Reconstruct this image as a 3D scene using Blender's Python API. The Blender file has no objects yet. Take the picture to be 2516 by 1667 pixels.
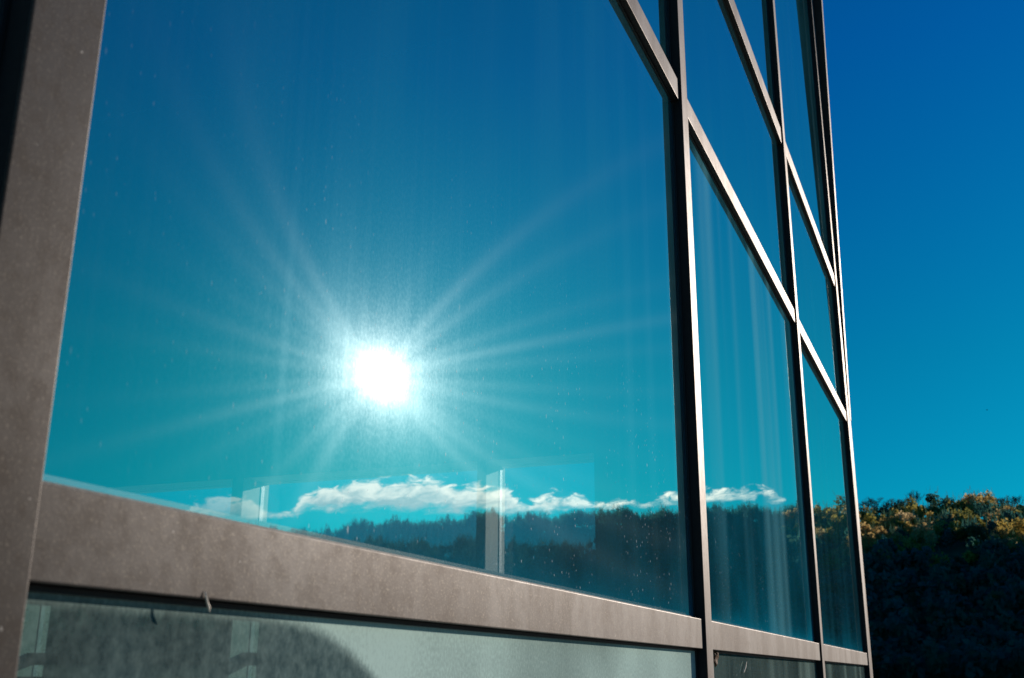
import bpy, bmesh, math, random
import numpy as np
from mathutils import Vector, Matrix

R = math.radians
SC = bpy.context.scene
COL = SC.collection

# ---------------------------------------------------------------- camera
EYE = Vector((0.7, 0.0, 1.6))
PITCH, ROLL, YAW = R(17.114), R(0.336), R(22.435)
fw = Vector((-math.sin(YAW)*math.cos(PITCH), math.cos(YAW)*math.cos(PITCH), math.sin(PITCH)))
rt = Vector((math.cos(YAW), math.sin(YAW), 0))
up = rt.cross(fw)
rt, up = rt*math.cos(ROLL) + up*math.sin(ROLL), -rt*math.sin(ROLL) + up*math.cos(ROLL)
cam_d = bpy.data.cameras.new('camera')
cam_d.lens, cam_d.sensor_width, cam_d.sensor_fit = 38.23, 36.0, 'HORIZONTAL'
cam_d.clip_start, cam_d.clip_end = 0.05, 8000
cam_d.dof.use_dof = True
cam_d.dof.focus_distance = 3.1
cam_d.dof.aperture_fstop = 9
cam = bpy.data.objects.new('camera', cam_d)
COL.objects.link(cam)
cam.matrix_world = Matrix(((rt.x, up.x, -fw.x, EYE.x), (rt.y, up.y, -fw.y, EYE.y), (rt.z, up.z, -fw.z, EYE.z), (0, 0, 0, 1)))
SC.camera = cam

# ---------------------------------------------------------------- node helpers
class NT:
    def __init__(self, tree): self.t = tree
    def n(self, typ, **kw):
        nd = self.t.nodes.new(typ)
        for k, v in kw.items(): setattr(nd, k, v)
        return nd
    def put(self, sock, v):
        if isinstance(v, bpy.types.NodeSocket): self.t.links.new(v, sock)
        elif v is not None:
            if sock.type in ('RGBA',) and len(v) == 3: v = (*v, 1)
            sock.default_value = v
    def m(self, op, a, b=None, c=None, clamp=False):
        nd = self.n('ShaderNodeMath', operation=op, use_clamp=clamp)
        self.put(nd.inputs[0], a)
        if b is not None: self.put(nd.inputs[1], b)
        if c is not None: self.put(nd.inputs[2], c)
        return nd.outputs[0]
    def smooth(self, v, a, b):
        nd = self.n('ShaderNodeMapRange', interpolation_type='SMOOTHSTEP')
        for s, x in zip(nd.inputs[:5], (v, a, b, 0.0, 1.0)): self.put(s, x)
        return nd.outputs[0]
    def lin(self, v, a, b, c, d):
        nd = self.n('ShaderNodeMapRange')
        for s, x in zip(nd.inputs[:5], (v, a, b, c, d)): self.put(s, x)
        return nd.outputs[0]
    def noise(self, vec, scale, detail=3.0, rough=.5, dist=0.0):
        nd = self.n('ShaderNodeTexNoise')
        self.put(nd.inputs['Vector'], vec); self.put(nd.inputs['Scale'], scale)
        self.put(nd.inputs['Detail'], detail); self.put(nd.inputs['Roughness'], rough); self.put(nd.inputs['Distortion'], dist)
        return nd.outputs[0]
    def mapping(self, vec, scale=(1, 1, 1), loc=(0, 0, 0), rot=(0, 0, 0)):
        nd = self.n('ShaderNodeMapping')
        self.put(nd.inputs['Vector'], vec); nd.inputs['Scale'].default_value = scale
        nd.inputs['Location'].default_value = loc; nd.inputs['Rotation'].default_value = rot
        return nd.outputs[0]
    def comb(self, x, y, z):
        nd = self.n('ShaderNodeCombineXYZ')
        for s, v in zip(nd.inputs, (x, y, z)): self.put(s, v)
        return nd.outputs[0]
    def mixc(self, f, a, b, blend='MIX'):
        nd = self.n('ShaderNodeMix', data_type='RGBA', blend_type=blend)
        self.put(nd.inputs[0], f); self.put(nd.inputs[6], a); self.put(nd.inputs[7], b)
        return nd.outputs[2]
    def ramp(self, v, stops, interp='LINEAR'):
        nd = self.n('ShaderNodeValToRGB'); cr = nd.color_ramp; cr.interpolation = interp
        while len(cr.elements) > 1: cr.elements.remove(cr.elements[-1])
        for i, (p, c) in enumerate(stops):
            e = cr.elements[0] if i == 0 else cr.elements.new(p)
            e.position = p; e.color = (*c, 1) if len(c) == 3 else c
        self.put(nd.inputs[0], v)
        return nd.outputs[0]
    def mixs(self, f, a, b):
        nd = self.n('ShaderNodeMixShader')
        self.put(nd.inputs[0], f); self.put(nd.inputs[1], a); self.put(nd.inputs[2], b)
        return nd.outputs[0]
    def curve(self, v, pts, x0, x1, y0, y1):
        nd = self.n('ShaderNodeFloatCurve')
        c = nd.mapping.curves[0]
        pts = [((x-x0)/(x1-x0), (y-y0)/(y1-y0)) for x, y in pts]
        while len(c.points) < len(pts): c.points.new(.5, .5)
        for p, q in zip(c.points, pts): p.location = q; p.handle_type = 'AUTO_CLAMPED'
        nd.mapping.update()
        self.put(nd.inputs[1], self.lin(v, x0, x1, 0.0, 1.0))
        return self.lin(nd.outputs[0], 0.0, 1.0, y0, y1)

# ---------------------------------------------------------------- sky, sun, exposure
SUN_AZ, SUN_EL = R(29.55), R(15.05)
world = bpy.data.worlds.new('World'); SC.world = world; world.use_nodes = True
W = NT(world.node_tree)
sky = W.n('ShaderNodeTexSky', sky_type='NISHITA', sun_disc=False, sun_elevation=SUN_EL, sun_rotation=SUN_AZ,
          ozone_density=4.0, dust_density=.3, air_density=1.0)
gen = W.n('ShaderNodeTexCoord').outputs['Generated']
sx = W.n('ShaderNodeSeparateXYZ'); W.put(sx.inputs[0], gen)
az = W.m('DEGREES', W.m('ARCTAN2', sx.outputs[0], sx.outputs[1]))
el = W.m('DEGREES', W.m('ARCSINE', sx.outputs[2]))
tint = W.ramp(W.m('DIVIDE', el, 90.0, clamp=True),
              [(0.0, (.008, .58, .76)), (.10, (.004, .56, .66)), (.17, (.003, .54, .66)), (.345, (.002, .45, .84)), (.6, (.002, .45, .8))])
skyc = W.mixc(1.0, sky.outputs[0], tint, 'MULTIPLY')
# a low bank of broken cumulus over the ridge, to the right of the facade
TOP = [(6, 6.8), (8.2, 8.3), (9, 8.95), (10.5, 9.2), (12.6, 9.15), (13.6, 9.0), (15, 8.85), (17, 8.7), (18, 8.55), (18.7, 8.95), (20, 9.05),
       (20.9, 8.9), (21.6, 8.6), (22.2, 8.8), (22.9, 9.3), (24.2, 9.15), (26, 9.4), (27.5, 9.6), (29, 9.35), (31, 9.2), (32.7, 8.9),
       (33.5, 8.4), (34.1, 7.9), (35, 7.9), (35.9, 8.35), (37, 8.5), (38.4, 8.25), (39.3, 7.4), (42, 6.8)]
top = W.m('ADD', W.curve(az, TOP, 6, 42, 6, 10), W.curve(az, [(6, .1), (13, .1), (15, -.05), (21, .1), (24, .3), (30, .3), (33, .2), (42, .05)], 6, 42, -1, 1))
cv = W.comb(W.m('ADD', W.m('MULTIPLY', az, .8), W.m('MULTIPLY', el, .55)), W.m('MULTIPLY', el, 1.7), 0.0)
n1 = W.noise(cv, 1.15, 9, .60, .6)
n2 = W.noise(W.mapping(cv, loc=(7, 3, 0)), .8, 6, .6, .3)
dtop = W.smooth(W.m('SUBTRACT', W.m('ADD', top, W.m('MULTIPLY', W.m('SUBTRACT', n1, .5), 1.9)), el), .02, .42)
dbot = W.smooth(W.m('SUBTRACT', W.m('ADD', el, W.m('MULTIPLY', W.m('SUBTRACT', n2, .5), 1.6)), W.curve(az, [(6, 8.5), (14, 8.4), (18, 8.1), (24, 8.0), (33, 7.95), (34, 7.3), (42, 7.5)], 6, 42, 6, 10)), -.05, .5)
dens = W.m('MULTIPLY', W.m('MULTIPLY', dtop, dbot), W.m('MULTIPLY', W.smooth(n2, .22, .42), W.lin(az, 33.0, 35.5, 1.0, .45)))
shade = W.smooth(W.m('ADD', n1, W.m('MULTIPLY', W.m('SUBTRACT', el, top), .25)), .1, .55)
cloudc = W.mixc(shade, (6.0, 8.0, 9.0), (17, 15.5, 15.2))
skyc = W.mixc(W.m('MULTIPLY', dens, .93), skyc, cloudc)
bg = world.node_tree.nodes['Background']
W.put(bg.inputs[0], skyc); bg.inputs[1].default_value = 0.1

sun_d = bpy.data.lights.new('sun', 'SUN'); sun_d.energy = 4.0; sun_d.angle = R(.5); sun_d.color = (1.0, .9, .8)
sun = bpy.data.objects.new('sun', sun_d); COL.objects.link(sun)
S_DIR = Vector((math.sin(SUN_AZ)*math.cos(SUN_EL), math.cos(SUN_AZ)*math.cos(SUN_EL), math.sin(SUN_EL)))
sun.rotation_euler = S_DIR.to_track_quat('Z', 'Y').to_euler()
sun.location = S_DIR*50

SC.render.engine = 'CYCLES'
vs = SC.view_settings
vs.view_transform = 'Standard'; vs.look = 'None'; vs.exposure = 0.0; vs.gamma = 1.0
SC.cycles.transparent_max_bounces = 24
SC.cycles.max_bounces = 8
SC.cycles.use_denoising = True

# ---------------------------------------------------------------- object helpers
def new_mat(name):
    m = bpy.data.materials.new(name); m.use_nodes = True
    m.node_tree.nodes.clear()
    t = NT(m.node_tree); out = t.n('ShaderNodeOutputMaterial')
    return m, t, out.inputs['Surface']

def tag(o, label=None, cat=None, group=None, kind=None):
    if label: o['label'] = label
    if cat: o['category'] = cat
    if group: o['group'] = group
    if kind: o['kind'] = kind
    return o

def empty(name, loc, label, cat):
    o = bpy.data.objects.new(name, None); COL.objects.link(o)
    o.location = loc; o.empty_display_size = .1
    return tag(o, label, cat)

def obj(name, bm, mat, parent=None, loc=None, label=None):
    """link a bmesh (world coordinates) as one object with its origin at loc"""
    me = bpy.data.meshes.new(name)
    loc = Vector(loc) if loc is not None else Vector((0, 0, 0))
    bmesh.ops.translate(bm, verts=bm.verts, vec=-loc)
    bm.to_mesh(me); bm.free()
    me.materials.append(mat)
    o = bpy.data.objects.new(name, me); COL.objects.link(o)
    p = Vector((0, 0, 0)); q = parent
    while q is not None: p += q.location; q = q.parent
    o.parent = parent; o.location = loc - p
    if label: o['label'] = label
    return o

def box(bm, x0, x1, y0, y1, z0, z1, bev=0.0, seg=2):
    g = bmesh.ops.create_cube(bm, size=1.0)
    bmesh.ops.scale(bm, verts=g['verts'], vec=(x1-x0, y1-y0, z1-z0))
    bmesh.ops.translate(bm, verts=g['verts'], vec=((x0+x1)/2, (y0+y1)/2, (z0+z1)/2))
    if bev:
        es = {e for v in g['verts'] for e in v.link_edges}
        bmesh.ops.bevel(bm, geom=list(es), offset=bev, segments=seg, affect='EDGES', profile=.6)
    return bm
def B(*a, **k): return box(bmesh.new(), *a, **k)

def tube(bm, pts, rad, n=5):
    rings = []
    for i, p in enumerate(pts):
        p = Vector(p)
        d = (Vector(pts[min(i+1, len(pts)-1)]) - Vector(pts[max(i-1, 0)])).normalized()
        a = d.cross(Vector((.31, .2, .93))).normalized(); b = d.cross(a)
        r = rad[i] if isinstance(rad, (list, tuple)) else rad
        rings.append([bm.verts.new(p + (a*math.cos(2*math.pi*k/n) + b*math.sin(2*math.pi*k/n))*r) for k in range(n)])
    for r0, r1 in zip(rings, rings[1:]):
        for k in range(n): bm.faces.new((r0[k], r0[(k+1) % n], r1[(k+1) % n], r1[k]))
    bm.faces.new(rings[0][::-1]); bm.faces.new(rings[-1])

# ---------------------------------------------------------------- materials
def metal_mat():
    m, t, out = new_mat('bronze_coated_aluminium')
    pos = t.n('ShaderNodeNewGeometry').outputs['Position']
    fine = t.noise(pos, 300, 2, .7)
    mid = t.noise(pos, 42, 5, .65)
    big = t.noise(t.mapping(pos, scale=(1, 1, .35)), 6, 5, .6)
    rain = t.smooth(t.noise(t.mapping(pos, scale=(1, 1, .04)), 70, 4, .6), .5, .72)
    spots = t.smooth(t.noise(pos, 14, 2, .5), .68, .76)
    c = t.mixc(t.smooth(big, .3, .7), (.035, .031, .028), (.058, .051, .047))
    c = t.mixc(t.m('MULTIPLY', t.smooth(mid, .45, .66), .4), c, (.034, .026, .020))
    c = t.mixc(t.m('MULTIPLY', t.smooth(fine, .56, .74), .5), c, (.13, .11, .09))
    c = t.mixc(t.m('MULTIPLY', t.smooth(fine, .46, .30), .4), c, (.03, .026, .023))
    c = t.mixc(t.m('MULTIPLY', spots, .55), c, (.035, .033, .03))
    c = t.mixc(t.m('MULTIPLY', rain, .12), c, (.11, .095, .08))
    fleck = t.smooth(t.noise(t.mapping(pos, loc=(3, 1, 5)), 110, 1, .5), .765, .80)
    c = t.mixc(t.m('MULTIPLY', fleck, .3), c, (.65, .6, .55))
    b = t.n('ShaderNodeBump'); b.inputs['Strength'].default_value = .09; b.inputs['Distance'].default_value = .001
    t.put(b.inputs['Height'], t.m('ADD', fine, t.m('MULTIPLY', mid, .6)))
    d = t.n('ShaderNodeBsdfDiffuse'); t.put(d.inputs[0], c); t.put(d.inputs['Normal'], b.outputs[0])
    g = t.n('ShaderNodeBsdfAnisotropic', distribution='GGX')
    t.put(g.inputs['Roughness'], t.lin(mid, .3, .7, .44, .50)); t.put(g.inputs['Normal'], b.outputs[0])
    gc = t.mixc(t.smooth(big, .3, .7), (.0225, .0203, .0190), (.0305, .0285, .0272))
    gc = t.mixc(t.m('MULTIPLY', t.smooth(mid, .42, .66), .30), gc, (.0165, .0142, .0128))
    gc = t.mixc(t.m('MULTIPLY', t.smooth(fine, .52, .70), .40), gc, (.046, .041, .035))
    lw = t.n('ShaderNodeLayerWeight'); lw.inputs['Blend'].default_value = .5        # sheen rises towards grazing
    vm = t.n('ShaderNodeVectorMath', operation='SCALE'); t.put(vm.inputs[0], gc)
    t.put(vm.inputs['Scale'], t.m('ADD', .33, t.m('MULTIPLY', t.m('POWER', lw.outputs['Facing'], 2.5), 10.5)))
    t.put(g.inputs['Color'], vm.outputs[0])
    ad = t.n('ShaderNodeAddShader'); t.put(ad.inputs[0], d.outputs[0]); t.put(ad.inputs[1], g.outputs[0])
    t.put(out, ad.outputs[0])
    return m

def plain_mat(name, col, rough=.7, metallic=0.0, vary=.25, scale=3.0):
    m, t, out = new_mat(name)
    pos = t.n('ShaderNodeNewGeometry').outputs['Position']
    n = t.noise(pos, scale, 6, .6)
    f = t.lin(n, .25, .75, 1-vary, 1+vary)
    vm = t.n('ShaderNodeVectorMath', operation='SCALE'); vm.inputs[0].default_value = col; t.put(vm.inputs['Scale'], f)
    p = t.n('ShaderNodeBsdfPrincipled')
    t.put(p.inputs['Base Color'], vm.outputs[0]); p.inputs['Roughness'].default_value = rough; p.inputs['Metallic'].default_value = metallic
    b = t.n('ShaderNodeBump'); b.inputs['Strength'].default_value = .15; b.inputs['Distance'].default_value = .004
    t.put(b.inputs['Height'], t.noise(pos, scale*40, 3)); t.put(p.inputs['Normal'], b.outputs[0])
    t.put(out, p.outputs[0])
    return m

def glass_mat(name, film=.10, streak=.05, specks=.5, glow=1.0, r0=.39, rcol=(.85, 1.0, .88), tcol=(.95, 1.0, 1.0), rays=1.0, arc_shade=None, seed=0.0,
              fcol=(.0, .33, .50), dcol=(.34, .54, .54), dust=.005, foot=.22, grain_amt=.6, power=1.5, runscale=60, runamt=.45, bscale=5, smears=None):
    """teal sun-control glass: clear mirror coat over tinted glass, with a bluish film, dust, run marks, droplet spots, glow lobes and an added sun starburst"""
    m, t, out = new_mat(name)
    geo = t.n('ShaderNodeNewGeometry')
    pos = t.mapping(geo.outputs['Position'], loc=(0, seed, seed*.37))
    sp = t.n('ShaderNodeSeparateXYZ'); t.put(sp.inputs[0], geo.outputs['Position'])
    patch = t.smooth(t.noise(pos, 1.3, 4, .55), .35, .68)
    grain = t.smooth(t.noise(t.mapping(pos, scale=(1, 1, .6)), 240, 3, .65), .36, .74)
    run = t.smooth(t.noise(t.mapping(pos, scale=(1, 1, .02)), runscale, 3, .55), .42, .80)
    broad = t.smooth(t.noise(t.mapping(pos, scale=(1, 1, .06)), bscale, 1.5, .5), .44, .74)
    def spots(scale, rad, keep):
        v = t.n('ShaderNodeTexVoronoi', feature='F1'); t.put(v.inputs['Vector'], t.mapping(pos, scale=(1, 1, .36))); v.inputs['Scale'].default_value = scale
        wn = t.n('ShaderNodeTexWhiteNoise', noise_dimensions='3D'); t.put(wn.inputs['Vector'], v.outputs['Position'])
        r = t.m('MULTIPLY', wn.outputs['Value'], rad)
        return t.m('MULTIPLY', t.smooth(v.outputs['Distance'], r, t.m('MULTIPLY', r, .3)), t.m('GREATER_THAN', wn.outputs['Value'], keep))
    clump = t.smooth(t.noise(pos, 3.2, 3, .6), .36, .58)
    splash = t.m('MULTIPLY', t.smooth(sp.outputs[2], 2.55, 1.9), t.lin(sp.outputs[1], .9, 1.6, .12, 1.0))
    spk = t.m('MULTIPLY', t.m('MAXIMUM', spots(38, .11, .80), t.m('MAXIMUM', spots(75, .15, .64), spots(140, .20, .62))), t.m('MULTIPLY', clump, splash))
    lw = t.n('ShaderNodeLayerWeight'); lw.inputs['Blend'].default_value = .5
    fr = t.m('ADD', r0, t.m('MULTIPLY', t.m('POWER', lw.outputs['Facing'], power), .96-r0))
    tr = t.n('ShaderNodeBsdfTransparent'); t.put(tr.inputs[0], tcol)
    gl = t.n('ShaderNodeBsdfAnisotropic', distribution='GGX'); gl.inputs['Roughness'].default_value = 0.0; t.put(gl.inputs['Color'], rcol)
    bump = t.n('ShaderNodeBump'); bump.inputs['Strength'].default_value = 1.0; bump.inputs['Distance'].default_value = .00010
    t.put(bump.inputs['Height'], t.noise(t.mapping(pos, scale=(1, 1, .6)), 5, 1, .4)); t.put(gl.inputs['Normal'], bump.outputs[0])
    sh = t.mixs(fr, tr.outputs[0], gl.outputs[0])
    tgv = t.comb(0.0, 1.0, 0.0)
    def lobe(ax, ay, rot, w, col):
        """stretched glossy lobe: ax along the direction turned by rot from horizontal, ay across it"""
        g = t.n('ShaderNodeBsdfAnisotropic', distribution='GGX')
        g.inputs['Roughness'].default_value = (ax*ay)**.25; g.inputs['Anisotropy'].default_value = 1-math.sqrt(ay/ax)
        g.inputs['Rotation'].default_value = ((rot+90)/360) % 1.0; t.put(g.inputs['Tangent'], tgv); t.put(g.inputs['Color'], col)
        return t.mixs(w, sh, g.outputs[0])
    gm = t.m('ADD', 1.0-.5*grain_amt, t.m('MULTIPLY', t.m('ADD', t.m('MULTIPLY', grain, .75), t.m('MULTIPLY', run, .3)), grain_amt))
    for sy, sw, amt in smears or ():            # single pale run marks down the pane
        wob = t.m('ADD', sp.outputs[1], t.m('MULTIPLY', t.m('SUBTRACT', t.noise(t.mapping(pos, scale=(1, 1, .5)), 5, 2, .5), .5), .02))
        band = t.smooth(t.m('ABSOLUTE', t.m('SUBTRACT', wob, sy)), sw, 0.0)
        gm = t.m('ADD', gm, t.m('MULTIPLY', t.m('MULTIPLY', band, t.lin(run, 0.0, 1.0, .6, 1.0)), amt))
    sh = lobe(.0105, .0048, 110, .0005*glow, (1, .98, .95))
    sh = lobe(.024, .011, 110, t.m('MULTIPLY', gm, .00040*glow), (.95, .98, 1.0))
    sh = lobe(.052, .025, 110, t.m('MULTIPLY', gm, .0018*glow), (.80, .94, 1.0))
    sh = lobe(.115, .055, 110, t.m('MULTIPLY', gm, .0017*glow), (.30, .85, 1.0))
    if rays:
        for rot, w, ax in RAYS: sh = lobe(ax*.75, .0033, rot, w*rays*1.35, (.74, .95, 1.0))  # starburst streaks round the mirrored sun, added as thin glossy lobes
    # bluish diffuse film all over, denser in patches and broad streaks
    ff = t.m('MULTIPLY', film, t.m('ADD', .55, t.m('ADD', t.m('MULTIPLY', patch, .55), t.m('MULTIPLY', broad, .4))))
    low = t.m('POWER', 2.718, t.m('DIVIDE', t.m('SUBTRACT', 1.751, sp.outputs[2]), t.lin(patch, 0.0, 1.0, .025, .09)))
    ff = t.m('ADD', ff, t.m('MULTIPLY', t.m('MINIMUM', low, 1.0), foot)) if foot else ff
    fd = t.n('ShaderNodeBsdfDiffuse'); t.put(fd.inputs[0], fcol)
    sh = t.mixs(ff, sh, fd.outputs[0])
    df = t.n('ShaderNodeBsdfDiffuse'); t.put(df.inputs[0], dcol)
    d = t.m('ADD', t.m('MULTIPLY', dust, t.m('ADD', .6, t.m('MULTIPLY', patch, .5))), t.m('MULTIPLY', streak, t.m('ADD', t.m('MULTIPLY', run, runamt), t.m('MULTIPLY', broad, .9))))
    if arc_shade:                                   # arc-shaped cast shadow put into the colour by thinning the dust
        cy, cz, rad, keep = arc_shade
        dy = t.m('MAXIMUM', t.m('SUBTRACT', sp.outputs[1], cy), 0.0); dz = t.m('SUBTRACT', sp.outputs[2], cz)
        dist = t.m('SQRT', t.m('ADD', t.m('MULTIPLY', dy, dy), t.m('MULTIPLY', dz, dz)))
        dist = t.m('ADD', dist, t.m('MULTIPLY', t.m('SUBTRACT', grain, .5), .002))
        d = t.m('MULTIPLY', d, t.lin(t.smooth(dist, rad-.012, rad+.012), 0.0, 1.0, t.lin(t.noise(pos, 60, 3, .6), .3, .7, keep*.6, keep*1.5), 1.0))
    d = t.m('MULTIPLY', d, t.lin(grain, 0.0, 1.0, 1-grain_amt*.3, 1+grain_amt*.3))
    sh = t.mixs(t.m('MINIMUM', d, .95), sh, df.outputs[0])
    dw = t.n('ShaderNodeBsdfDiffuse'); dw.inputs[0].default_value = (.85, .88, .86, 1)
    sh = t.mixs(t.m('MULTIPLY', spk, specks), sh, dw.outputs[0])
    tb = t.n('ShaderNodeBsdfTransparent'); t.put(tb.inputs[0], (.97, .98, .98))
    t.put(out, t.mixs(geo.outputs['Backfacing'], sh, tb.outputs[0]))
    return m
RAYS = [(124, .00015, .13), (130, .00013, .12), (83, .00011, .11), (31, .00010, .07), (158, .00009, .07), (72, .00008, .08), (136, .00009, .09), (113, .00009, .08), (105, .00008, .07), (97, .00007, .07), (48, .00006, .06), (172, .00006, .06), (15, .00005, .06), (146, .00006, .07), (118, .00006, .08)]

def clear_glass_mat():
    m, t, out = new_mat('clear_glass')
    tr = t.n('ShaderNodeBsdfTransparent'); t.put(tr.inputs[0], (.95, .98, .98))
    gl = t.n('ShaderNodeBsdfGlossy'); gl.inputs['Roughness'].default_value = .02
    t.put(out, t.mixs(.06, tr.outputs[0], gl.outputs[0]))
    return m

M_METAL = metal_mat()
M_BODY = plain_mat('black_profile_body', (.008, .009, .010), .8, 0, .3, 40)
M_BLACK = plain_mat('black_rubber', (.012, .013, .014), .6)
M_SPACER = plain_mat('grey_spacer', (.30, .32, .30), .45, .3, .15, 30)
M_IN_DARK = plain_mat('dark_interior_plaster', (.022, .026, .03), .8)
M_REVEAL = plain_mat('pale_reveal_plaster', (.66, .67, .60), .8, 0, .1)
M_WHITE = plain_mat('white_frame_paint', (.78, .80, .78), .4, 0, .05)
M_RAIL = plain_mat('dark_grey_rail_paint', (.04, .045, .05), .5)
M_WOOD = plain_mat('orange_wood', (.42, .17, .06), .5, 0, .3, 9)
M_CONC = plain_mat('grey_render', (.28, .27, .25), .85, 0, .15, 4)
M_FLOOR = plain_mat('grey_floor', (.10, .10, .10), .6)
M_CLEAR = clear_glass_mat()

# ---------------------------------------------------------------- the glass building
YR = [-4.402, -1.861, .680, 3.221, 5.762, 8.303]      # right edge of each mullion along the facade
MW = .081                                             # mullion width
CORNER = 8.45
ZR = [(.06, .16), (1.670, 1.751), (3.397, 3.471), (4.458, 4.552), (7.36, 7.46)]   # transom bottoms and tops
XG = -.033                                            # glass plane
TOPZ = 8.2
bld = empty('glass_building', (0, 0, 0), 'tall glass building with bronze metal grid facade mirroring the sun and sky', 'building')

for i, y in enumerate(YR):
    y1 = CORNER if i == len(YR)-1 else y
    mu = obj('mullion', B(-.17, -.0042, y-MW+.0008, y1-.0008, 0, TOPZ), M_BODY, bld, (0, y-MW, 0))
    obj('cover_cap', B(-.004, 0, y-MW, y1, 0, TOPZ+.001, .0018), M_METAL, mu, (0, y-MW, 0))
    if i == 2: mu['label'] = 'wide dim blotchy mullion close to the camera'
    if i == 5: mu['label'] = 'wide bright mullion at the building corner'

GL = {
 'sun': glass_mat('mirror_glass_dusty', .09, .012, .8, 1.0, seed=.0, grain_amt=.9, smears=[(1.056, .016, 1.0), (1.17, .06, .4), (2.55, .07, 1.2), (2.75, .06, 1.4), (3.0, .05, 1.5)]),
 'side': glass_mat('mirror_glass_run_marks', .16, .30, .35, 1.0, seed=5.3, rays=0, runscale=13, foot=.35, runamt=.04, bscale=3.2, power=1.3, dcol=(.26, .62, .68)),
 'clean': glass_mat('mirror_glass_clean', .06, .008, .25, .6, seed=9.1, rays=0),
 'low': glass_mat('spandrel_glass_dirty', .05, .10, .12, .1, r0=.06, tcol=(.11, .20, .19), rays=0, arc_shade=(1.061, 1.149, .51, .19), seed=2.2, foot=0, dcol=(.50, .66, .60), dust=.90, grain_amt=.5, power=4),
 'lowside': glass_mat('spandrel_glass_run_marks', .05, .22, .4, .1, r0=.06, tcol=(.45, .55, .5), rays=0, seed=7.7, foot=0, dcol=(.40, .52, .44), dust=.14, grain_amt=.8, power=4),
}
BAYS = [(YR[i], YR[i+1]-MW) for i in range(5)]
for b, (y0, y1) in enumerate(BAYS):
    for k, (z0, z1) in enumerate(ZR):
        tm = obj('transom', B(-.15, -.0132, y0, y1, z0+.0008, z1-.0008), M_BODY, bld, (0, y0, z0))
        obj('cover_cap', B(-.013, -.009, y0+.001, y1-.001, z0, z1, .0017), M_METAL, tm, (0, y0, z0))
    for k in range(4):
        z0, z1 = ZR[k][1], ZR[k+1][0]
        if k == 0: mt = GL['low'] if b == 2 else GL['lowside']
        elif k == 1: mt = GL['sun'] if b == 2 else (GL['side'] if b == 3 else GL['clean'])
        else: mt = GL['clean']
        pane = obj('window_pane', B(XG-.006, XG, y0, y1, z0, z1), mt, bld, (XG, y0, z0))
        if b == 2 and k == 1: pane['label'] = 'largest pane, mirroring the sun and cloud bank'
        if b == 3 and k == 1: pane['label'] = 'tall pane with pale run marks'
        if b == 2 and k == 0: pane['label'] = 'lower pane under a grey film of dust'
        s = bmesh.new(); w = .014
        xa, xb = XG-.036, XG-.0062
        box(s, xa, xb, y0, y0+w, z0, z1); box(s, xa, xb, y1-w, y1, z0, z1)
        box(s, xa, xb, y0+w, y1-w, z0, z0+w); box(s, xa, xb, y0+w, y1-w, z1-w, z1)
        obj('spacer_bar', s, M_BLACK if k == 0 else M_SPACER, pane, (XG, y0, z0))  # bottom row black: shade under the transom put into the spacer colour
        g = bmesh.new(); w = .006; xa, xb = XG+.0003, XG+.0045
        box(g, xa, xb, y0+.0004, y0+w, z0, z1); box(g, xa, xb, y1-w, y1-.0004, z0, z1)
        box(g, xa, xb, y0+w, y1-w, z0+.0004, z0+w); box(g, xa, xb, y0+w, y1-w, z1-w, z1-.0004)
        obj('gasket', g, M_BLACK, pane, (XG, y0, z0))

# leaning trim that grows out of the corner
bm = bmesh.new()
pr = [(-.002, 3.45), (.0035, 3.45), (.095, TOPZ+.2), (-.002, TOPZ+.2)]
va = [bm.verts.new((x, 8.362, z)) for x, z in pr]; vb = [bm.verts.new((x, 8.452, z)) for x, z in pr]
bm.faces.new(va); bm.faces.new(vb[::-1])
for k in range(4): bm.faces.new((va[k], vb[k], vb[(k+1) % 4], va[(k+1) % 4]))
bmesh.ops.recalc_face_normals(bm, faces=bm.faces)
obj('corner_trim', bm, M_METAL, bld, (0, 8.362, 3.45))

# shell of the hall behind the glass
XB, YI, YO, YS = -10.5, 8.05, 8.44, -6.5
obj('floor_slab', B(XB, -.172, YS, YI-.002, -.05, .05), M_FLOOR, bld, (XB, YS, 0))
obj('roof', B(XB-.2, -.02, YS-.2, YO, TOPZ+.003, TOPZ+.3), M_CONC, bld, (XB, YS, TOPZ))
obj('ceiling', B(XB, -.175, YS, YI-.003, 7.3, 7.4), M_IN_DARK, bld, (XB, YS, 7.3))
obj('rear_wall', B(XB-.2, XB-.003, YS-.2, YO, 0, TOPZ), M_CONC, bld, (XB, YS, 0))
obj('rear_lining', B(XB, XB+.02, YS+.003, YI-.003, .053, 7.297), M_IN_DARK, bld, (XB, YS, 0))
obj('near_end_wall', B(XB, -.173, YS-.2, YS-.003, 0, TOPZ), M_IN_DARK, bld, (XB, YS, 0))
obj('outer_facade_end', B(-.17, 0, YS-.2, YR[0]-MW-.003, 0, TOPZ), M_METAL, bld, (0, YS, 0))
# far end wall with its row of tall windows; one mesh, openings left free
OPEN = [(-2.842, -1.916), (-5.217, -2.92), (-7.67, -5.33), (-9.9, -7.78)]
HEAD, SILL = 3.266, .30
bm = bmesh.new()
box(bm, XB, -.176, YI, YO, HEAD, TOPZ); box(bm, XB, -.176, YI, YO, 0, SILL)
xs = sorted([XB, -.176] + [v for o_ in OPEN for v in o_])
for a, c in zip(xs[::2], xs[1::2]): box(bm, a, c, YI, YO, SILL+.0003, HEAD-.0003)
ew = obj('far_end_wall', bm, M_REVEAL, bld, (XB, YI, 0))
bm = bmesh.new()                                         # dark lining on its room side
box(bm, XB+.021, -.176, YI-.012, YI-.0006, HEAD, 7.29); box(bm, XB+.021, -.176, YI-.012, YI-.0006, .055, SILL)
for a, c in zip(xs[::2], xs[1::2]): box(bm, max(a, XB+.021), c, YI-.012, YI-.0006, SILL+.0003, HEAD-.0003)
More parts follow.
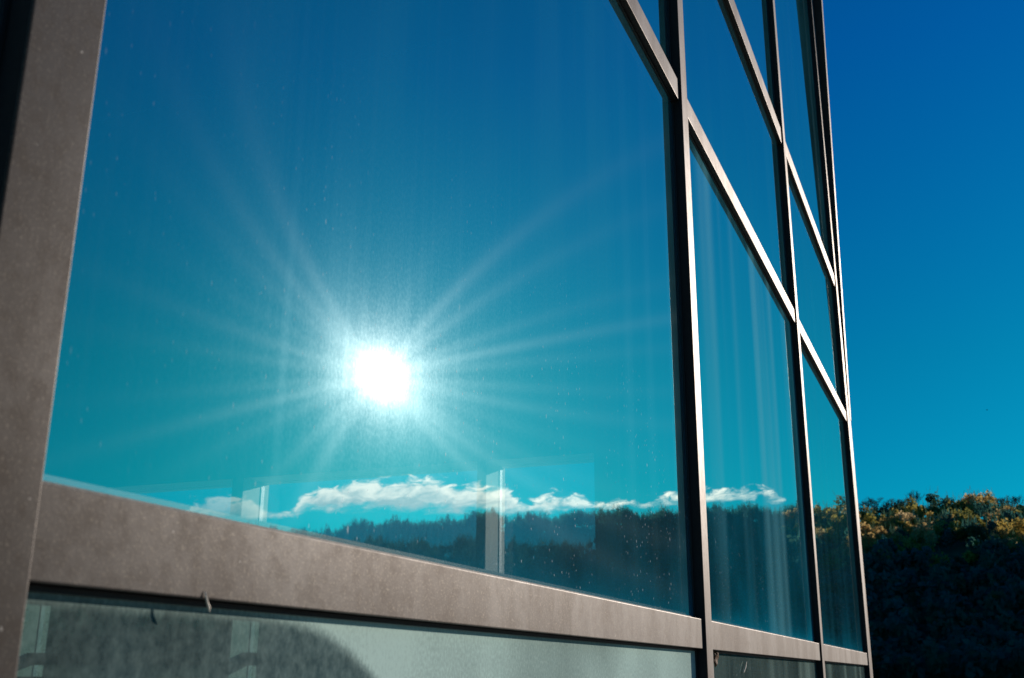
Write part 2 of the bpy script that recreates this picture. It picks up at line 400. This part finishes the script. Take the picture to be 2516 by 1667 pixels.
obj('wall_lining', bm, M_IN_DARK, ew, (XB, YI, 0))
YF = 8.315
for a, c in OPEN:
    bm = bmesh.new(); w = .007
    box(bm, a+.0005, a+w, YF, YF+.05, SILL+.0005, HEAD-.0005); box(bm, c-w, c-.0005, YF, YF+.05, SILL+.0005, HEAD-.0005)
    box(bm, a+w, c-w, YF, YF+.05, HEAD-w, HEAD-.0005); box(bm, a+w, c-w, YF, YF+.05, SILL+.0005, SILL+w)
    fr = obj('end_window', bm, M_WHITE, bld, (a, YF, SILL))
    obj('pane', B(a+w, c-w, YF+.02, YF+.026, SILL+w, HEAD-w), M_CLEAR, fr, (a, YF, SILL))
    obj('middle_rail', B(a+.0008, c-.0008, YF-.10, YF-.003, 1.655, 1.765, .004), M_RAIL, fr, (a, YF, 1.655))
tb = bmesh.new()
box(tb, -6.9, -5.0, 6.9, 7.5, 1.50, 1.555, .004)
for x in (-6.86, -5.08):
    for y in (6.94, 7.42): box(tb, x, x+.05, y, y+.05, .05, 1.4995)
ct = obj('wooden_counter', tb, M_WOOD, None, (-6.0, 7.2, .05))
tag(ct, 'orange wooden counter inside the hall behind the dusty lower pane', 'counter')

# ---------------------------------------------------------------- ground and hill
m, t, out = new_mat('meadow_ground')
pos = t.n('ShaderNodeNewGeometry').outputs['Position']
p = t.n('ShaderNodeBsdfPrincipled'); p.inputs['Roughness'].default_value = .95
t.put(p.inputs['Base Color'], t.mixc(t.smooth(t.noise(pos, .15, 8, .65), .35, .65), (.045, .060, .022), (.085, .075, .04)))
t.put(out, p.outputs[0]); M_GROUND = m
bm = bmesh.new()
bmesh.ops.create_circle(bm, cap_ends=True, radius=4000, segments=96)
tag(obj('ground', bm, M_GROUND), kind='structure')
pv = bmesh.new(); box(pv, .004, 5.5, -9, 10.5, .006, .05)
tag(obj('pavement', pv, plain_mat('grey_concrete_paving', (.24, .23, .21), .9, 0, .2, 2)), kind='structure')

AZT = [(-75, 5.0), (-40, 6.4), (-30, 6.85), (-20, 6.9), (-10, 7.9), (-5, 8.25), (-2, 8.4), (1, 8.2), (4, 8.25), (9, 8.5), (15, 8.42), (24, 8.15), (30, 7.65), (34.5, 7.1), (40, 6.4), (50, 5.2), (75, 3.5)]
def crest_el(a): return np.interp(a, [q[0] for q in AZT], [q[1] for q in AZT])
R0, R1, R2 = 215.0, 262.0, 332.0
def hill_z(a, r):
    a = np.asarray(a, float); r = np.asarray(r, float)
    zc = 1.6 + R2*np.tan(np.radians(crest_el(a))) - 6.0
    shelf = np.exp(-((a+1)/9.0)**4)                       # the sunny shelf lies straight ahead, past the corner
    z1 = zc*((R1-R0)/(R2-R0))*(1-shelf) + (.645*zc)*shelf
    z = np.where(r < R1, z1*np.clip((r-R0)/(R1-R0), 0, 1), np.where(r < R2, z1 + (zc-z1)*(r-R1)/(R2-R1), zc - (r-R2)*.10))
    z = z + np.where((r > R0) & (r < R2+60), 1.3*np.sin(a*1.9+r*.05)*np.sin(a*.83+r*.031), 0)
    return z
azs = np.arange(-75, 75.01, .75); rs = np.concatenate([[R0-6], np.arange(R0, R2+1, 6), [350, 380, 440, 560, 740]])
A_, R_ = np.meshgrid(azs, rs)
Z_ = hill_z(A_, R_); Z_[0] = -.5; Z_[-1] = -2
X_, Y_ = R_*np.sin(np.radians(A_)), R_*np.cos(np.radians(A_))
verts = np.stack([X_, Y_, Z_], -1).reshape(-1, 3); nc = len(azs)
faces = [(i*nc+j, i*nc+j+1, (i+1)*nc+j+1, (i+1)*nc+j) for i in range(len(rs)-1) for j in range(nc-1)]
me = bpy.data.meshes.new('hill'); me.from_pydata(verts.tolist(), [], faces)
me.materials.append(M_GROUND)
for f in me.polygons: f.use_smooth = True
hill = bpy.data.objects.new('hill', me); COL.objects.link(hill); tag(hill, kind='structure')

# ---------------------------------------------------------------- woods
rng = np.random.default_rng(7)
def leaf_mat(name, stops, tr=.62):
    m, t, out = new_mat(name)
    at = t.n('ShaderNodeAttribute', attribute_name='tint')
    c = t.ramp(at.outputs['Fac'], stops)
    d = t.n('ShaderNodeBsdfDiffuse'); t.put(d.inputs[0], c)
    l = t.n('ShaderNodeBsdfTranslucent'); t.put(l.inputs[0], c)
    t.put(out, t.mixs(tr, d.outputs[0], l.outputs[0]))
    return m
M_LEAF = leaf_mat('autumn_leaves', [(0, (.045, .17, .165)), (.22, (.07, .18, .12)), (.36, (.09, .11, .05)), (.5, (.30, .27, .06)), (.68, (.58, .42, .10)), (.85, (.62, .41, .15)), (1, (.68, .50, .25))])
M_BARK = plain_mat('grey_bark', (.06, .05, .042), .9, 0, .3, 4)

def quad_mesh(name, C, size, tint, mat, upright=None):
    """many small leaf faces as one mesh: centres C (n,3), sizes, one tint value each"""
    n = len(C)
    u = rng.normal(size=(n, 3)); u /= np.linalg.norm(u, axis=1)[:, None]
    w = rng.normal(size=(n, 3)); w -= (w*u).sum(1)[:, None]*u; w /= np.linalg.norm(w, axis=1)[:, None]
    if upright is not None:
        k = upright; u[k] = np.c_[rng.normal(0, .22, k.sum()), rng.normal(0, .22, k.sum()), np.ones(k.sum())]
        w[k] = np.c_[rng.normal(size=k.sum()), rng.normal(size=k.sum()), np.zeros(k.sum())]; w[k] /= np.linalg.norm(w[k], axis=1)[:, None]
    su = size[:, 0][:, None]; sw = size[:, 1][:, None]
    V = np.stack([C-u*su, C+w*sw-u*su*.2, C+u*su, C-w*sw+u*su*.1], 1).reshape(-1, 3)
    me = bpy.data.meshes.new(name)
    me.vertices.add(4*n); me.vertices.foreach_set('co', V.astype(np.float32).ravel())
    me.loops.add(4*n); me.loops.foreach_set('vertex_index', np.arange(4*n, dtype=np.int32))
    me.polygons.add(n); me.polygons.foreach_set('loop_start', np.arange(0, 4*n, 4, dtype=np.int32))
    at = me.attributes.new('tint', 'FLOAT', 'FACE'); at.data.foreach_set('value', tint.astype(np.float32))
    me.update(calc_edges=True); me.validate()
    me.materials.append(mat)
    o = bpy.data.objects.new(name, me); COL.objects.link(o)
    return o

def scatter(n, a0, a1, r0, r1):
    a = rng.uniform(a0, a1, n); r = np.sqrt(rng.uniform(r0*r0, r1*r1, n))
    return a, r
def wood(name, n, a0, a1, r0, r1, leaves, hmin, hmax, tint_of, lsize, bare=.12):
    a, r = scatter(n, a0, a1, r0, r1)
    z = hill_z(a, r); h = rng.uniform(hmin, hmax, n)*rng.uniform(.75, 1.15, n)
    base = np.c_[r*np.sin(np.radians(a)), r*np.cos(np.radians(a)), z]
    ti = tint_of(a, r, n)
    Cs, Ss, Ts, Us = [], [], [], []
    for i in range(n):
        lobes = rng.integers(3, 6)
        lc = np.c_[rng.normal(0, .17, lobes), rng.normal(0, .17, lobes), rng.uniform(.38, .82, lobes)]*h[i]
        lr = rng.uniform(.14, .26, lobes)*h[i]
        k = rng.integers(0, lobes, leaves)
        d = rng.normal(size=(leaves, 3)); d /= np.linalg.norm(d, axis=1)[:, None]
        q = base[i] + lc[k] + d*(lr[k]*rng.uniform(.45, 1.1, leaves))[:, None]*np.array([1, 1, 1.15])
        upr = rng.random(leaves) < bare
        s = np.c_[rng.uniform(.6, 1.3, leaves), rng.uniform(.5, 1.0, leaves)]*lsize
        s[upr] = np.c_[rng.uniform(1.8, 3.6, upr.sum())*lsize, np.full(upr.sum(), .11*lsize+.02)]
        q[upr, 2] += .26*h[i]
        tt = np.clip(ti[i] + rng.normal(0, .035, leaves), 0, 1); tt[upr] *= .35
        Cs.append(q); Ss.append(s); Ts.append(tt); Us.append(upr)
    return quad_mesh(name, np.concatenate(Cs), np.concatenate(Ss), np.concatenate(Ts), M_LEAF, np.concatenate(Us))

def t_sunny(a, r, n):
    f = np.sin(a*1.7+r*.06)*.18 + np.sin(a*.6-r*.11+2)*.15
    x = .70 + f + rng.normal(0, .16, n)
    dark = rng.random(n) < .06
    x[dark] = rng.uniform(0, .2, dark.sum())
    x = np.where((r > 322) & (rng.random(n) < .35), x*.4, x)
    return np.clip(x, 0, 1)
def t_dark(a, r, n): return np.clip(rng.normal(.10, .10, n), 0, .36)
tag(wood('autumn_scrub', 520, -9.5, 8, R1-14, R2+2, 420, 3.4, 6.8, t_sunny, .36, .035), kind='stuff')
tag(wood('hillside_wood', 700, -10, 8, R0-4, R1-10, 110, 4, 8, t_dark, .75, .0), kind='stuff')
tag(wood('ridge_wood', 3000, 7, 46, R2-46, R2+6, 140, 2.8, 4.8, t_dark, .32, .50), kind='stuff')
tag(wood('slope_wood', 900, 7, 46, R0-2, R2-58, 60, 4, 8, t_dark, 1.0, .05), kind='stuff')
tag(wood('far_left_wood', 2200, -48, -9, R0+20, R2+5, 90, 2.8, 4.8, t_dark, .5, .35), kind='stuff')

def bare_tree(az, r, h, spread, label, seed, thick=.14, levels=5, up_bias=.25):
    rd = random.Random(seed)
    a = R(az); base = Vector((r*math.sin(a), r*math.cos(a), float(hill_z(az, r))-.3))
    root = empty('bare_tree', base, label, 'tree')
    tr = bmesh.new(); cr = bmesh.new()
    fork = base + Vector((0, 0, h*.28))
    tube(tr, [base, base.lerp(fork, .5)+Vector((.05*h*.2, 0, 0)), fork], [thick*1.8, thick*1.5, thick*1.3], 7)
    def grow(p, d, L, rad, lv):
        mid = p + d*L*.5 + Vector((rd.gauss(0, .06), rd.gauss(0, .06), rd.gauss(0, .04)))*L
        q = p + d*L
        tube(cr, [p, mid, q], [rad, rad*.8, rad*.62], 4)
        if lv == 0: return
        for _ in range(3 if lv > 1 else 4):
            nd = (d + Vector((rd.gauss(0, spread), rd.gauss(0, spread), rd.gauss(up_bias, .4)))).normalized()
            grow(p.lerp(q, rd.uniform(.55, 1.0)), nd, L*rd.uniform(.62, .85), max(rad*.6, .035), lv-1)
    for k in range(5):
        b = 2*math.pi*k/5 + rd.uniform(-.3, .3)
        grow(fork - Vector((0, 0, rd.uniform(0, .06*h))), Vector((math.cos(b)*spread, math.sin(b)*spread, 1)).normalized(), h*.26, thick, levels-1)
    obj('trunk', tr, M_BARK, root, base); obj('crown', cr, M_BARK, root, base)
    return root
bare_tree(-3.97, 333, 8.4, .75, 'low bare round tree on the ridge right beside the building corner', 3)
bare_tree(-2.83, 333, 10.2, .8, 'larger bare round-crowned tree on the ridge, dark against the sky', 5)
bare_tree(-1.95, 334, 9.6, .35, 'thin upright bare sapling on the ridge left of the pointed tree', 8, .10, 4, .6)
bare_tree(2.3, 334, 8.6, .7, 'bare branching tree on the ridge at the right edge of the photo', 11)

def conifer(az, r, h, label):
    a = R(az); base = Vector((r*math.sin(a), r*math.cos(a), float(hill_z(az, r))-.3))
    root = empty('pointed_tree', base, label, 'tree')
    tr = bmesh.new(); tube(tr, [base, base+Vector((.1, 0, h*.5)), base+Vector((.05, 0, h*.96))], [.18, .12, .03], 7)
    obj('trunk', tr, M_BARK, root, base)
    n = 1500
    z = 1-np.sqrt(rng.random(n)); ang = rng.uniform(0, 6.283, n)
    rad = (1-z)*h*.32*np.sqrt(rng.uniform(.15, 1, n))*(1+.3*np.sin(z*40)) + .05
    C = np.c_[rad*np.cos(ang), rad*np.sin(ang), h*(.15+.83*z)]
    o = quad_mesh('crown', C, np.c_[rng.uniform(.2, .45, n), rng.uniform(.1, .2, n)], np.clip(rng.normal(.3, .12, n), 0, 1), M_LEAF)
    o.parent = root
conifer(-.42, 328, 7.6, 'tallest pointed dark tree standing above the ridge scrub')

# ---------------------------------------------------------------- small things on the facade and in the air
M_DRY = plain_mat('dry_brown_leaf', (.26, .12, .045), .7, 0, .4, 60)
M_STRAW = plain_mat('pale_straw', (.80, .68, .54), .7, 0, .15, 60)
bm = bmesh.new()                                             # curled dead leaf in the corner under the second bay's transom
N, K = 14, 7
grid = []
for i in range(N+1):
    s = i/N; row = []
    wid = .020*math.sin(math.pi*min(1, s*.95+.05))**.7 + .001
    for j in range(K+1):
        q = j/K*2-1
        ang = q*1.5
        row.append(bm.verts.new((XG+.004+wid*.6*math.cos(ang)*.9+.003*math.sin(s*9), 3.366+wid*math.sin(ang)*1.2+.006*math.sin(s*5), 1.667-.042*s+.004*math.sin(q*5+s*7))))
    grid.append(row)
for i in range(N):
    for j in range(K): bm.faces.new((grid[i][j], grid[i][j+1], grid[i+1][j+1], grid[i+1][j]))
bmesh.ops.solidify(bm, geom=bm.faces[:], thickness=.0008)
tag(obj('dry_leaf', bm, M_DRY, None, (XG+.01, 3.366, 1.64)), 'curled brown dry leaf caught under the transom beside the first slim mullion', 'leaf')
bm = bmesh.new()
tube(bm, [(-.0080, .9135, 1.677), (-.0066, .9145, 1.672), (-.006, .9165, 1.6665), (-.006, .9195, 1.662), (-.007, .9225, 1.658)], [.0006, .0010, .0012, .0015, .0006], 6)
tag(obj('grass_blade', bm, M_STRAW, None, (-.007, .918, 1.667)), 'pale hooked dry grass blade hanging from the long transom over the dusty pane', 'grass blade')
bm = bmesh.new()
tube(bm, [(XG+.0065, 3.862, 1.644), (XG+.0075, 3.835, 1.628), (XG+.0065, 3.8025, 1.609)], [.0013, .0022, .0016], 6)
tag(obj('straw', bm, M_STRAW, None, (XG+.006, 3.83, 1.628)), 'pale straw stuck slantwise on the lower pane of the second bay', 'straw')

bm = bmesh.new()                                             # a bird far off in the open sky
bd = Vector((.0466*1, 1, .2406))
bp = EYE + Vector((0.0303, 1, .2195))*290
tube(bm, [bp+Vector((-.2, 0, 0)), bp+Vector((-.08, 0, .01)), bp+Vector((.08, 0, .01)), bp+Vector((.2, 0, .02)), bp+Vector((.26, 0, .01))], [.02, .06, .065, .035, .008], 7)
for s in (-1, 1):
    q = [bm.verts.new(bp+Vector(v)) for v in ((-.09, 0, .03), (.09, 0, .03), (.03, s*.25, .12), (-.10, s*.42, .07), (-.12, s*.22, .11))]
    bm.faces.new(q)
bmesh.ops.solidify(bm, geom=bm.faces[:], thickness=.004)
tag(obj('bird', bm, M_BLACK, None, bp), 'tiny dark bird flying in the clear sky right of the building', 'bird')
